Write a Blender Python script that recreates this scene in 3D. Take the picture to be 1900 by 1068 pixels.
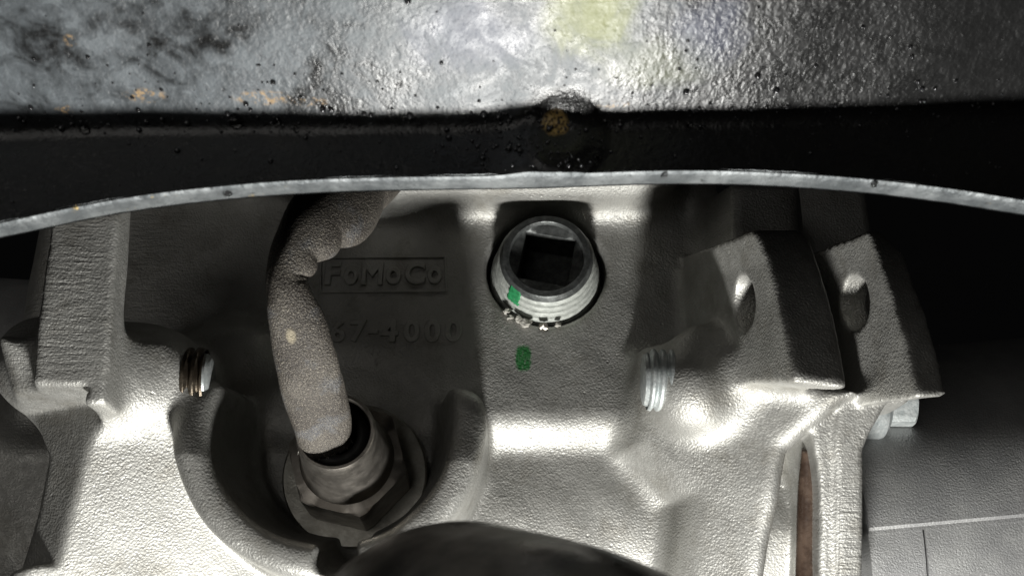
import bpy, bmesh, math, random
import numpy as np
from mathutils import Vector, Matrix

random.seed(7)
np.random.seed(7)
S = 0.001                       # millimetres to metres
scene = bpy.context.scene
for o in list(bpy.data.objects):
    bpy.data.objects.remove(o)

# ------------------------------------------------------------------ camera
PITCH = math.radians(22.0)
FPX = 1948.0                    # focal length in photo pixels (1900 px wide)
DIST = 195.0                    # mm, lens to the cast plate along the axis
CAM = np.array([0.0, -DIST * math.cos(PITCH), -DIST * math.sin(PITCH)])
cam_d = bpy.data.cameras.new('camera')
cam = bpy.data.objects.new('camera', cam_d)
scene.collection.objects.link(cam)
cam.location = Vector(CAM) * S
cam.rotation_euler = (math.pi / 2 + PITCH, 0, 0)
cam_d.sensor_width = 36.0
cam_d.lens = 36.0 * FPX / 1900.0
cam_d.clip_start = 0.005
cam_d.clip_end = 20.0
cam_d.dof.use_dof = True
cam_d.dof.focus_distance = 0.165
cam_d.dof.aperture_fstop = 60.0
scene.camera = cam

# ------------------------------------------------------------------ light
world = bpy.data.worlds.new('World')
scene.world = world
world.use_nodes = True
wb = world.node_tree.nodes['Background']
wb.inputs[0].default_value = (0.8, 0.8, 0.82, 1)
wb.inputs[1].default_value = 0.0015


def spot(name, loc, target, power, size_deg, blend, radius, col):
    d = bpy.data.lights.new(name, 'SPOT')
    d.energy = power
    d.spot_size = math.radians(size_deg)
    d.spot_blend = blend
    d.shadow_soft_size = radius * S
    d.color = col
    o = bpy.data.objects.new(name, d)
    scene.collection.objects.link(o)
    o.location = Vector(loc) * S
    v = (Vector(target) - Vector(loc))
    o.rotation_euler = v.to_track_quat('-Z', 'Y').to_euler()
    return o


spot('flashlight', (10, -41, -212), (6, -34, 0), 2.05, 84, 0.6, 14.0, (1.0, 0.992, 0.955))

# dim fill lamp added well behind the lens to lift the shadows
wd = bpy.data.lights.new('fill_light', 'AREA')
wd.energy = 0.62
wd.size = 0.5
wd.color = (1.0, 0.97, 0.92)
wl = bpy.data.objects.new('fill_light', wd)
scene.collection.objects.link(wl)
wl.location = (-0.30, -0.92, -0.12)
wl.rotation_euler = (Vector((0, 0, -0.02)) - wl.location).to_track_quat('-Z', 'Y').to_euler()

vs = scene.view_settings
vs.view_transform = 'Standard'
vs.look = 'None'
vs.exposure = 0.28
vs.gamma = 1.0
scene.render.engine = 'CYCLES'
scene.cycles.max_bounces = 6
scene.cycles.caustics_reflective = False
scene.cycles.caustics_refractive = False


# ------------------------------------------------------------------ helpers
def P(px, py, y):
    """photo pixel -> (x, y, z) in mm on the vertical plane at depth y"""
    u = (px - 950.0) / FPX
    v = -(py - 534.0) / FPX
    d = np.array([u, math.cos(PITCH) - v * math.sin(PITCH), math.sin(PITCH) + v * math.cos(PITCH)])
    t = (y - CAM[1]) / d[1]
    return CAM + d * t


def PX(px, py, y):
    p = P(px, py, y)
    return (p[0], p[2])


def link(name, me, mat=None, parent=None, smooth=True):
    o = bpy.data.objects.new(name, me)
    scene.collection.objects.link(o)
    if mat:
        me.materials.append(mat)
    if smooth:
        me.polygons.foreach_set('use_smooth', [True] * len(me.polygons))
    if parent:
        o.parent = parent
    return o


def mesh_np(verts, faces):
    me = bpy.data.meshes.new('mesh')
    verts = np.asarray(verts, dtype=np.float32) * S
    faces = np.asarray(faces, dtype=np.int32)
    n, k = faces.shape
    me.vertices.add(len(verts))
    me.vertices.foreach_set('co', verts.ravel())
    me.loops.add(n * k)
    me.loops.foreach_set('vertex_index', faces.ravel())
    me.polygons.add(n)
    me.polygons.foreach_set('loop_start', np.arange(0, n * k, k, dtype=np.int32))
    me.polygons.foreach_set('loop_total', np.full(n, k, dtype=np.int32))
    me.update(calc_edges=True)
    me.validate()
    return me


def mesh_py(verts, faces):
    me = bpy.data.meshes.new('mesh')
    me.from_pydata([tuple(float(c) * S for c in v) for v in verts], [], faces)
    me.update()
    return me


def grid_faces(nu, nv, wrap_u=False, wrap_v=False):
    f = []
    for i in range(nu if wrap_u else nu - 1):
        for j in range(nv if wrap_v else nv - 1):
            a = i * nv + j
            b = ((i + 1) % nu) * nv + j
            c = ((i + 1) % nu) * nv + (j + 1) % nv
            d = i * nv + (j + 1) % nv
            f.append((a, b, c, d))
    return f


def recalc(o):
    bm = bmesh.new()
    bm.from_mesh(o.data)
    bmesh.ops.recalc_face_normals(bm, faces=bm.faces)
    bm.to_mesh(o.data)
    bm.free()
    return o


def sharp(o, deg=35):
    bm = bmesh.new()
    bm.from_mesh(o.data)
    for e in bm.edges:
        if len(e.link_faces) == 2 and e.calc_face_angle(0) > math.radians(deg):
            e.smooth = False
    bm.to_mesh(o.data)
    bm.free()
    return o


def empty(name, loc, label, cat, group=None):
    o = bpy.data.objects.new(name, None)
    scene.collection.objects.link(o)
    o.empty_display_size = 0.005
    o['label'] = label
    o['category'] = cat
    if group:
        o['group'] = group
    return o


def tag(o, label, cat, group=None, kind=None):
    o['label'] = label
    o['category'] = cat
    if group:
        o['group'] = group
    if kind:
        o['kind'] = kind
    return o


# ------------------------------------------------------------------ materials
class NT:
    def __init__(self, name):
        self.m = bpy.data.materials.new(name)
        self.m.use_nodes = True
        self.t = self.m.node_tree
        self.b = self.t.nodes['Principled BSDF']
        tc = self.t.nodes.new('ShaderNodeTexCoord')
        mp = self.t.nodes.new('ShaderNodeVectorMath')
        mp.operation = 'SCALE'
        mp.inputs['Scale'].default_value = 1000.0
        self.t.links.new(tc.outputs['Object'], mp.inputs[0])
        self.mm = mp.outputs[0]

    def lk(self, a, b):
        self.t.links.new(a, b)

    def stretch(self, v, s):
        n = self.t.nodes.new('ShaderNodeVectorMath')
        n.operation = 'MULTIPLY'
        self.lk(v, n.inputs[0])
        n.inputs[1].default_value = s
        return n.outputs[0]

    def noise(self, scale, detail=3, rough=0.55, vec=None, dist=0.0):
        n = self.t.nodes.new('ShaderNodeTexNoise')
        n.inputs['Scale'].default_value = scale
        n.inputs['Detail'].default_value = detail
        n.inputs['Roughness'].default_value = rough
        n.inputs['Distortion'].default_value = dist
        self.lk(vec or self.mm, n.inputs['Vector'])
        return n.outputs['Fac']

    def voro(self, scale, feature='F1', vec=None, rnd=1.0):
        n = self.t.nodes.new('ShaderNodeTexVoronoi')
        n.feature = feature
        n.inputs['Scale'].default_value = scale
        n.inputs['Randomness'].default_value = rnd
        self.lk(vec or self.mm, n.inputs['Vector'])
        return n.outputs['Distance']

    def ramp(self, fac, a, b, lo=0.0, hi=1.0, smooth=True):
        n = self.t.nodes.new('ShaderNodeMapRange')
        if smooth:
            n.interpolation_type = 'SMOOTHSTEP'
        n.inputs['From Min'].default_value = a
        n.inputs['From Max'].default_value = b
        n.inputs['To Min'].default_value = lo
        n.inputs['To Max'].default_value = hi
        self.lk(fac, n.inputs['Value'])
        return n.outputs['Result']

    def math(self, op, a, b=None, c=None):
        n = self.t.nodes.new('ShaderNodeMath')
        n.operation = op
        for i, v in enumerate((a, b, c)):
            if v is None:
                continue
            if isinstance(v, (int, float)):
                n.inputs[i].default_value = v
            else:
                self.lk(v, n.inputs[i])
        return n.outputs[0]

    def mix(self, fac, a, b):
        n = self.t.nodes.new('ShaderNodeMix')
        n.data_type = 'RGBA'
        if isinstance(fac, (int, float)):
            n.inputs[0].default_value = fac
        else:
            self.lk(fac, n.inputs[0])
        for i, v in ((6, a), (7, b)):
            if isinstance(v, tuple):
                n.inputs[i].default_value = (v[0], v[1], v[2], 1)
            else:
                self.lk(v, n.inputs[i])
        return n.outputs[2]

    def xyz(self, vec=None):
        n = self.t.nodes.new('ShaderNodeSeparateXYZ')
        self.lk(vec or self.mm, n.inputs[0])
        return n.outputs

    def bump(self, h, dist, strength=1.0, normal=None):
        n = self.t.nodes.new('ShaderNodeBump')
        n.inputs['Strength'].default_value = strength
        n.inputs['Distance'].default_value = dist * S
        self.lk(h, n.inputs['Height'])
        if normal is not None:
            self.lk(normal, n.inputs['Normal'])
        return n.outputs[0]

    def set(self, **kw):
        for k, v in kw.items():
            inp = self.b.inputs[k.replace('_', ' ')]
            if isinstance(v, tuple):
                inp.default_value = (v[0], v[1], v[2], 1) if len(v) == 3 else v
            elif isinstance(v, (int, float)):
                inp.default_value = v
            else:
                self.lk(v, inp)
        return self.m


def blob(nt, cx, cz, rx, rz, y0=None, y1=None, edge=0.35, ns=1.2, pw=4.0):
    """paint daub: soft-edged ellipse round (cx, cz)"""
    X, Y, Z = nt.xyz()
    a = nt.math('DIVIDE', nt.math('SUBTRACT', X, cx), rx)
    b = nt.math('DIVIDE', nt.math('SUBTRACT', Z, cz), rz)
    a = nt.math('POWER', nt.math('ABSOLUTE', a), pw)
    b = nt.math('POWER', nt.math('ABSOLUTE', b), pw)
    d = nt.math('ADD', a, b)
    d = nt.math('ADD', d, nt.math('MULTIPLY', nt.math('SUBTRACT', nt.noise(ns, 4, 0.7), 0.5), 1.6))
    m = nt.ramp(d, 1.0 + edge, 1.0 - edge)
    if y0 is not None:
        m = nt.math('MULTIPLY', m, nt.math('GREATER_THAN', Y, y0))
        m = nt.math('MULTIPLY', m, nt.math('LESS_THAN', Y, y1))
    return m


FX0 = float(P(1556, 900, -13)[0])


def mat_cast():
    nt = NT('cast_aluminium')
    X, Y, Z = nt.xyz()
    big = nt.noise(0.07, 4, 0.6)
    med = nt.noise(0.35, 4, 0.6)
    col = nt.mix(nt.ramp(big, 0.35, 0.7), (0.43, 0.425, 0.40), (0.53, 0.525, 0.495))
    col = nt.mix(nt.ramp(nt.noise(0.13, 5, 0.7), 0.48, 0.70, 0, 0.6), col, (0.29, 0.275, 0.24))
    col = nt.mix(nt.ramp(med, 0.55, 0.78, 0, 0.35), col, (0.36, 0.345, 0.315))
    # green inspection paint
    p1 = P(971, 664, 0)
    g = blob(nt, p1[0], p1[2], 1.45, 2.45, -2.0, 2.0, edge=0.5, ns=1.9, pw=3.0)
    g = nt.math('MULTIPLY', g, nt.ramp(nt.noise(1.0, 4, 0.7, nt.stretch(nt.mm, (4.0, 1, 0.6))), 0.28, 0.5, 0.45, 1.0))
    p2 = P(1352, 487, -15)
    g2 = blob(nt, p2[0], p2[2], 0.55, 1.2, -24.0, -8.0, ns=2.6, edge=0.5, pw=2.0)
    gg = nt.math('MAXIMUM', g, g2)
    col = nt.mix(gg, col, (0.02, 0.15, 0.035))
    # bump: fine peened skin, plus ridges on the left column
    v = nt.voro(2.4, 'F1')
    n1 = nt.noise(3.0, 3, 0.6)
    n2 = nt.noise(0.7, 3, 0.5)
    h = nt.math('ADD', nt.math('MULTIPLY', n1, 0.75), nt.math('MULTIPLY', v, 0.45))
    st = nt.noise(1.0, 4, 0.65, nt.stretch(nt.mm, (0.22, 0.3, 1.9)))
    cm = nt.math('MULTIPLY', nt.ramp(X, -58, -66), nt.ramp(Z, -34, -22))
    cm2 = nt.math('MULTIPLY', nt.math('MULTIPLY', nt.ramp(X, FX0, FX0 + 0.3, smooth=False), nt.ramp(X, FX0 + 7, FX0 + 6)), nt.ramp(Z, -36, -40))
    cm = nt.math('MAXIMUM', cm, nt.math('MULTIPLY', cm2, 1.3))
    h = nt.math('ADD', h, nt.math('MULTIPLY', nt.math('MULTIPLY', st, cm), 1.6))
    gv = nt.ramp(nt.noise(0.045, 3, 0.6), 0.3, 0.7, 0.55, 1.1)
    h = nt.math('MULTIPLY', h, gv)
    nb = nt.bump(h, 0.15, 1.0)
    pits = nt.ramp(nt.voro(0.28), 0.10, 0.02)
    nb = nt.bump(nt.math('MULTIPLY', pits, -1.0), 0.10, 0.7, nb)
    nb = nt.bump(n2, 0.07, 0.6, nb)
    rough = nt.ramp(nt.noise(0.8, 3, 0.6), 0.3, 0.75, 0.46, 0.60)
    rough = nt.math('ADD', rough, nt.math('MULTIPLY', gg, 0.1))
    met = nt.math('SUBTRACT', 0.64, nt.math('MULTIPLY', gg, 0.62))
    return nt.set(Base_Color=col, Metallic=met, Roughness=rough, Normal=nb)


RUST = [(-37.5, -88.6, 2.6, 1.0), (-25.6, -88.3, 3.4, 1.1), (-21.0, -87.8, 2.4, 0.7), (-46.0, -87.3, 1.3, 0.6), (-43, -95, 0.8, 0.8), (10.5, -87.0, 2.0, 0.6)]


def mat_paint():
    nt = NT('black_chassis_paint')
    X, Y, Z = nt.xyz()
    big = nt.noise(0.085, 5, 0.62, dist=0.6)
    med = nt.noise(0.32, 5, 0.65, dist=0.8)
    edge = nt.noise(0.16, 6, 0.7, dist=1.2)
    # dust film dried on the underside, in tide-marked patches; none on the flange
    film = nt.ramp(nt.math('ADD', nt.math('MULTIPLY', big, 0.6), nt.math('MULTIPLY', med, 0.4)), 0.36, 0.58)
    side = nt.math('ADD', X, nt.math('MULTIPLY', nt.math('SUBTRACT', edge, 0.5), 26.0))
    film = nt.math('MULTIPLY', film, nt.ramp(side, 20, 10))
    under = nt.ramp(nt.math('ADD', Y, nt.math('MULTIPLY', edge, 2.0)), -84.0, -87.5)
    film = nt.math('MULTIPLY', film, under)
    dm = P(1046, 250, -85)
    dd = nt.math('ADD', nt.math('POWER', nt.math('SUBTRACT', X, dm[0]), 2.0), nt.math('POWER', nt.math('SUBTRACT', Z, dm[2]), 2.0))
    film = nt.math('MULTIPLY', film, nt.ramp(nt.math('ADD', dd, nt.math('POWER', nt.math('MINIMUM', nt.math('ADD', Y, 85.0), 0.0), 2.0)), 22.0, 34.0))
    col = nt.mix(film, (0.014, 0.014, 0.014), (0.165, 0.185, 0.20))
    tide = nt.ramp(nt.math('ABSOLUTE', nt.math('SUBTRACT', med, 0.52)), 0.05, 0.0)
    col = nt.mix(nt.math('MULTIPLY', nt.math('MULTIPLY', tide, film), 0.5), col, (0.05, 0.055, 0.062))
    # lamp glare painted into the film colour: a yellowish patch and faint violet tinges
    def glare_tint(cx_, cy_, rx_, ry_, c_, amt):
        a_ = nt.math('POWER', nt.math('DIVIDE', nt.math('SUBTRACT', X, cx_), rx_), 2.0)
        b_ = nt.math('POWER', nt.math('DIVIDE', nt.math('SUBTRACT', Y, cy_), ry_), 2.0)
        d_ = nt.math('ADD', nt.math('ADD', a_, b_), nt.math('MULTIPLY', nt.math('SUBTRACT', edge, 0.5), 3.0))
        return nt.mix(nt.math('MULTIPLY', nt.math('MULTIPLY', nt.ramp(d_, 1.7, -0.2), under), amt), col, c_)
    col = glare_tint(7.5, -97.5, 4.5, 5.0, (0.42, 0.44, 0.12), 0.6)
    col = glare_tint(14.0, -92.0, 6.0, 3.0, (0.32, 0.34, 0.18), 0.3)
    col = glare_tint(-4.0, -95.0, 6.0, 4.0, (0.18, 0.19, 0.28), 0.4)
    col = glare_tint(19.0, -95.0, 4.0, 4.0, (0.18, 0.20, 0.30), 0.35)
    rf = nt.ramp(nt.noise(1.3, 5, 0.75), 0.50, 0.60)
    rm = None
    for cx_, cy_, rx_, ry_ in RUST:
        a_ = nt.math('POWER', nt.math('DIVIDE', nt.math('SUBTRACT', X, cx_), rx_), 2.0)
        b_ = nt.math('POWER', nt.math('DIVIDE', nt.math('SUBTRACT', Y, cy_), ry_), 2.0)
        e_ = nt.ramp(nt.math('ADD', a_, b_), 1.0, 0.1)
        rm = e_ if rm is None else nt.math('MAXIMUM', rm, e_)
    rust = nt.math('MULTIPLY', rf, rm)
    col = nt.mix(rust, col, (0.45, 0.30, 0.15))
    # rusty spot in the middle of the weld button
    pr = P(1030, 230, -86)
    rs = blob(nt, pr[0], pr[2], 1.35, 1.2, ns=1.5, edge=0.4, pw=2.0)
    rs = nt.math('MULTIPLY', rs, nt.ramp(nt.noise(3.0, 3, 0.7), 0.36, 0.52))
    col = nt.mix(rs, col, (0.55, 0.37, 0.13))
    n1 = nt.noise(1.3, 4, 0.6, nt.stretch(nt.mm, (1.0, 0.7, 1.0)))
    n2 = nt.noise(3.6, 3, 0.6)
    h = nt.math('ADD', n1, nt.math('MULTIPLY', n2, 0.35))
    h = nt.math('ADD', h, nt.math('MULTIPLY', rs, 0.6))
    nb = nt.bump(h, 0.10, 1.0)
    rough = nt.math('ADD', nt.ramp(med, 0.3, 0.7, 0.22, 0.32), nt.math('MULTIPLY', film, 0.16))
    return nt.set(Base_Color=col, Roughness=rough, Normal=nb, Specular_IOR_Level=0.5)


def mat_cut():
    nt = NT('galvanised_cut_edge')
    a = nt.noise(0.25, 5, 0.65)
    col = nt.mix(nt.ramp(a, 0.35, 0.7), (0.09, 0.10, 0.105), (0.25, 0.265, 0.27))
    col = nt.mix(nt.ramp(nt.noise(1.1, 4, 0.7), 0.60, 0.70, 0, 0.8), col, (0.03, 0.032, 0.034))
    r = nt.math('MULTIPLY', nt.ramp(nt.noise(0.6, 4, 0.7), 0.62, 0.7), nt.ramp(nt.noise(0.1, 2), 0.52, 0.6))
    col = nt.mix(nt.math('MULTIPLY', r, 0.7), col, (0.50, 0.36, 0.12))
    h = nt.math('ADD', nt.noise(2.6, 4, 0.6), nt.noise(0.8, 2, 0.6))
    return nt.set(Base_Color=col, Metallic=0.45, Roughness=0.48, Normal=nt.bump(h, 0.09))


def mat_simple(name, c1, c2, metallic, rough, ns=0.6, bs=2.0, bd=0.08, spec=0.5, r2=None):
    nt = NT(name)
    a = nt.noise(ns, 5, 0.65)
    col = nt.mix(nt.ramp(a, 0.35, 0.68), c1, c2)
    nb = nt.bump(nt.noise(bs, 4, 0.6), bd)
    rr = nt.ramp(nt.noise(ns * 1.7, 3), 0.3, 0.7, rough, r2 if r2 else rough * 1.25)
    return nt.set(Base_Color=col, Metallic=metallic, Roughness=rr, Normal=nb, Specular_IOR_Level=spec)


def mat_sleeve():
    nt = NT('dusty_braided_sleeve')
    a = nt.noise(0.12, 4, 0.6)
    f = nt.noise(5.5, 2, 0.7)
    col = nt.mix(nt.ramp(a, 0.35, 0.7), (0.075, 0.066, 0.058), (0.16, 0.145, 0.125))
    col = nt.mix(nt.ramp(nt.noise(0.22, 3, 0.6), 0.52, 0.68, 0, 0.7), col, (0.15, 0.155, 0.165))
    col = nt.mix(nt.ramp(f, 0.56, 0.66), col, (0.34, 0.305, 0.25))
    col = nt.mix(nt.ramp(f, 0.45, 0.36), col, (0.05, 0.044, 0.038))
    pr = P(529, 605, -48)
    b = blob(nt, pr[0], pr[2], 0.6, 0.75, ns=2.3, edge=0.9, pw=2.0)
    b = nt.math('MULTIPLY', b, 0.6)
    col = nt.mix(b, col, (0.55, 0.48, 0.34))
    h = nt.math('ADD', f, nt.math('MULTIPLY', nt.voro(3.0), 0.6))
    return nt.set(Base_Color=col, Roughness=0.55, Metallic=0.25, Normal=nt.bump(h, 0.16))


M = {}
M['cast'] = mat_cast()
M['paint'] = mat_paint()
M['cut'] = mat_cut()
M['sleeve'] = mat_sleeve()
M['zinc'] = mat_simple('zinc_plated_steel', (0.50, 0.54, 0.54), (0.72, 0.75, 0.74), 0.55, 0.42, 0.9, 3.0, 0.06)
M['plug_thread'] = mat_simple('sealant_smeared_thread', (0.40, 0.42, 0.39), (0.56, 0.58, 0.54), 0.2, 0.5, 0.8, 3.2, 0.08)
M['plug_face'] = mat_simple('black_oxide_steel', (0.08, 0.085, 0.083), (0.17, 0.178, 0.174), 0.5, 0.42, 0.7, 2.5, 0.06)
M['steel'] = mat_simple('bare_steel', (0.24, 0.22, 0.195), (0.40, 0.37, 0.33), 0.9, 0.30, 0.25, 5.0, 0.02, r2=0.42)
M['washer'] = mat_simple('machined_seat', (0.26, 0.25, 0.22), (0.40, 0.39, 0.35), 0.85, 0.36, 0.3, 1.6, 0.05)
M['oily'] = mat_simple('oily_brown_steel', (0.07, 0.055, 0.04), (0.20, 0.17, 0.13), 0.8, 0.3, 0.5, 3.0, 0.05)
M['rubber'] = mat_simple('black_rubber', (0.008, 0.008, 0.008), (0.018, 0.017, 0.016), 0.0, 0.5, 0.5, 2.0, 0.05, 0.3)
M['brown'] = mat_simple('brown_rubber', (0.045, 0.028, 0.02), (0.11, 0.075, 0.055), 0.0, 0.25, 0.3, 0.8, 0.08)
M['pipe'] = mat_simple('dirty_dark_pipe', (0.035, 0.028, 0.022), (0.26, 0.225, 0.19), 0.5, 0.22, 0.09, 0.5, 0.1, r2=0.5)
M['tube'] = mat_simple('painted_axle_tube', (0.42, 0.42, 0.42), (0.52, 0.52, 0.51), 0.5, 0.45, 0.12, 3.0, 0.14)
M['green'] = mat_simple('green_marking_paint', (0.01, 0.16, 0.05), (0.03, 0.30, 0.11), 0.0, 0.5, 1.2, 3.0, 0.1)
M['crumb'] = mat_simple('aluminium_crumb', (0.30, 0.285, 0.25), (0.55, 0.53, 0.48), 0.1, 0.6, 0.9, 3.0, 0.15)


def mat_water():
    nt = NT('water_droplet')
    return nt.set(Base_Color=(1, 1, 1), Roughness=0.02, IOR=1.33, Transmission_Weight=1.0)


M['water'] = mat_water()
M['mist'] = mat_simple('water_bead', (0.02, 0.02, 0.022), (0.05, 0.05, 0.055), 0.0, 0.16, 1.0, 2.0, 0.0, 1.0)

# ------------------------------------------------------------------ cast housing: implicit solid meshed with surface nets
HV = 0.5
LO = np.array([-112.0, -60.0, -74.0])
HI = np.array([104.0, 44.0, 36.0])
NG = np.ceil((HI - LO) / HV).astype(int) + 1
ax = [LO[i] + HV * np.arange(NG[i]) for i in range(3)]
vol = np.full(tuple(NG), 20.0, dtype=np.float32)


def region(bb):
    sl, ar = [], []
    for i in range(3):
        a = max(0, int((bb[2 * i] - LO[i]) / HV))
        b = min(NG[i], int((bb[2 * i + 1] - LO[i]) / HV) + 2)
        sl.append(slice(a, b))
        sh = [1, 1, 1]
        sh[i] = b - a
        ar.append(ax[i][a:b].astype(np.float32).reshape(sh))
    return tuple(sl), ar


def smin(a, b, k):
    if k <= 0:
        return np.minimum(a, b)
    h = np.clip(0.5 + 0.5 * (b - a) / k, 0, 1)
    return b * (1 - h) + a * h - k * h * (1 - h)


def smax(a, b, k):
    return -smin(-a, -b, k)


def add(f, bb, k=2.0):
    m = 4 + k
    bb = (bb[0] - m, bb[1] + m, bb[2] - m, bb[3] + m, bb[4] - m, bb[5] + m)
    sl, (x, y, z) = region(bb)
    vol[sl] = smin(vol[sl], f(x, y, z), k)


def sub(f, bb, k=1.0):
    m = 4 + k
    bb = (bb[0] - m, bb[1] + m, bb[2] - m, bb[3] + m, bb[4] - m, bb[5] + m)
    sl, (x, y, z) = region(bb)
    vol[sl] = smax(vol[sl], -f(x, y, z), k)


def box(x0, x1, y0, y1, z0, z1, r=1.0):
    c = ((x0 + x1) / 2, (y0 + y1) / 2, (z0 + z1) / 2)
    s = ((x1 - x0) / 2 - r, (y1 - y0) / 2 - r, (z1 - z0) / 2 - r)

    def f(x, y, z):
        qx = np.abs(x - c[0]) - s[0]
        qy = np.abs(y - c[1]) - s[1]
        qz = np.abs(z - c[2]) - s[2]
        o = np.sqrt(np.maximum(qx, 0) ** 2 + np.maximum(qy, 0) ** 2 + np.maximum(qz, 0) ** 2)
        return o + np.minimum(np.maximum(qx, np.maximum(qy, qz)), 0) - r
    return f


def plane(p, n):
    n = np.array(n, float)
    n /= np.linalg.norm(n)

    def f(x, y, z):
        return (x - p[0]) * n[0] + (y - p[1]) * n[1] + (z - p[2]) * n[2]
    return f


def poly2(pts, x, z):
    """signed distance to a polygon in the xz plane"""
    pts = np.array(pts, float)
    n = len(pts)
    d = None
    s = None
    for i in range(n):
        a = pts[i]
        b = pts[i - 1]
        e = b - a
        wx = x - a[0]
        wz = z - a[1]
        t = np.clip((wx * e[0] + wz * e[1]) / (e @ e), 0, 1)
        dd = (wx - e[0] * t) ** 2 + (wz - e[1] * t) ** 2
        d = dd if d is None else np.minimum(d, dd)
        c1 = z >= a[1]
        c2 = z < b[1]
        c3 = e[0] * wz > e[1] * wx
        fl = (c1 & c2 & c3) | (~c1 & ~c2 & ~c3)
        sg = np.where(fl, -1.0, 1.0)
        s = sg if s is None else s * sg
    return (s * np.sqrt(d)).astype(np.float32)


def prism(pts, y0, y1, draft=0.0, r=1.5, planes=(), pk=2.0, shear=(0, 0)):
    def f(x, y, z):
        d2 = poly2(pts, x - shear[0] * (y - y0), z - shear[1] * (y - y0)) - draft * (y - y0)
        d2 = d2 / math.sqrt(1 + draft * draft)
        d = smax(d2, np.abs(y - (y0 + y1) / 2) - (y1 - y0) / 2 + 0 * x, r * 2)
        for p in planes:
            d = smax(d, p(x, y, z), pk)
        return d.astype(np.float32)
    xs = [p[0] for p in pts]
    zs = [p[1] for p in pts]
    g = (abs(draft) + max(abs(shear[0]), abs(shear[1]))) * (y1 - y0)
    bb = (min(xs) - g, max(xs) + g, y0, y1, min(zs) - g, max(zs) + g)
    return f, bb


def cyl(p, a, r, h0, h1, rd=0.6):
    """capped cylinder from p along a, between h0 and h1"""
    a = np.array(a, float)
    a /= np.linalg.norm(a)

    def f(x, y, z):
        t = (x - p[0]) * a[0] + (y - p[1]) * a[1] + (z - p[2]) * a[2]
        q = np.sqrt(np.maximum((x - p[0]) ** 2 + (y - p[1]) ** 2 + (z - p[2]) ** 2 - t * t, 1e-6))
        return smax(q - r, np.abs(t - (h0 + h1) / 2) - (h1 - h0) / 2, rd)
    c0 = np.array(p) + a * h0
    c1 = np.array(p) + a * h1
    bb = []
    for i in range(3):
        bb += [min(c0[i], c1[i]) - r, max(c0[i], c1[i]) + r]
    return f, tuple(bb)


def capsule(a, b, r):
    a = np.array(a, float)
    b = np.array(b, float)
    e = b - a

    def f(x, y, z):
        t = np.clip(((x - a[0]) * e[0] + (y - a[1]) * e[1] + (z - a[2]) * e[2]) / (e @ e), 0, 1)
        return np.sqrt((x - a[0] - e[0] * t) ** 2 + (y - a[1] - e[1] * t) ** 2 + (z - a[2] - e[2] * t) ** 2) - r
    bb = []
    for i in range(3):
        bb += [min(a[i], b[i]) - r, max(a[i], b[i]) + r]
    return f, tuple(bb)


def hit(px, py, p, n):
    d = P(px, py, 0) - CAM
    n = np.array(n, float)
    return CAM + d * (((np.array(p) - CAM) @ n) / (d @ n))


def pxpoly(lst, y):
    return [PX(a, b, y) for a, b in lst]


# plate with the cast lettering
bx0, bx1 = P(40, 500, 0)[0], P(1350, 500, 0)[0]
bb = (bx0, bx1, 0, 16, -28.0, 36)
add(box(*bb, 5.0), bb, 0)
# lower panel, set back and leaning away
pl = plane((0, 4.0, -27.0), (0.0, -0.998, -0.06))
pl2 = plane((0, 8, -52.0), (0.05, -0.70, -0.70))


def lower(x, y, z):
    d = smax(pl(x, y, z), pl2(x, y, z), 8.0)
    d = smax(d, z + 18.0 + 0 * x, 4.0)
    return smax(d, np.abs(x + 20) - 80.0 + 0 * y, 2.0)


add(lower, (-100, 60, -20, 44, -74, -18), 4.0)
# overhanging ledge above
p0, p1 = P(540, 380, 0)[0], P(1262, 380, 0)[0]
bb = (p0, p1, -16, 10, 14.8, 36)
add(box(*bb, 9.0), bb, 5.0)
bb = (P(60, 380, 0)[0], p0 + 4, -8, 10, 21.5, 36)
add(box(*bb, 2.0), bb, 6.0)
# upper right rib
f, b = prism([PX(1362, 340, -13), PX(1482, 340, -13), PX(1482, 520, -13), PX(1362, 520, -13)], -13, 30, 0.30, 0.8)
add(f, b, 3.5)
bb = (50, 74, 14, 44, -40, 36)
add(box(*bb, 2), bb, 2)
# lug one
f, b = prism(pxpoly([(1416, 430), (1424, 427), (1506, 425), (1532, 446), (1560, 560), (1574, 640), (1581, 730), (1476, 718), (1466, 640), (1455, 562), (1440, 490)], -36), -38, 6, 0.0, 0.35,
             [plane(P(1530, 746, -33), (-0.05, -0.50, -0.86)), plane(P(1520, 724, -36.5), (0.12, -0.98, 0.15))], 0.9, shear=(-0.166, 0.30))
add(f, b, 0.6)
# gusset running from the lug back to the plate
f, b = prism(pxpoly([(1348, 462), (1440, 450), (1470, 640), (1380, 640), (1352, 560)], -14), -14, 8, 0.0, 0.6, (), 1.0, shear=(-0.42, 0.10))
add(f, b, 2.0)
# lug two
f, b = prism(pxpoly([(1636, 424), (1664, 423), (1710, 470), (1740, 580), (1766, 740), (1704, 745), (1692, 660), (1674, 562), (1654, 480)], -34), -36, 14, 0.0, 0.3,
             [plane(P(1730, 740, -34), (0.03, 0.06, -0.99)), plane(P(1720, 736, -34.5), (0.12, -0.98, 0.15))], 0.6, shear=(-0.21, 0.22))
add(f, b, 0.5)
# right body
planeB = plane(P(1262, 720, -10), (-0.50, -0.80, -0.30))
planeA = plane(P(1530, 750, -27), (-0.10, -0.80, -0.60))
f, b = prism(pxpoly([(1262, 618), (1330, 622), (1400, 660), (1560, 720), (1600, 745), (1516, 830), (1508, 1180), (1362, 1180), (1362, 905), (1250, 800)], -20), -40, 30, 0.02, 1.5, [planeB, planeA], 4.0, shear=(-0.12, 0.05))
add(f, b, 4.0)
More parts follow.
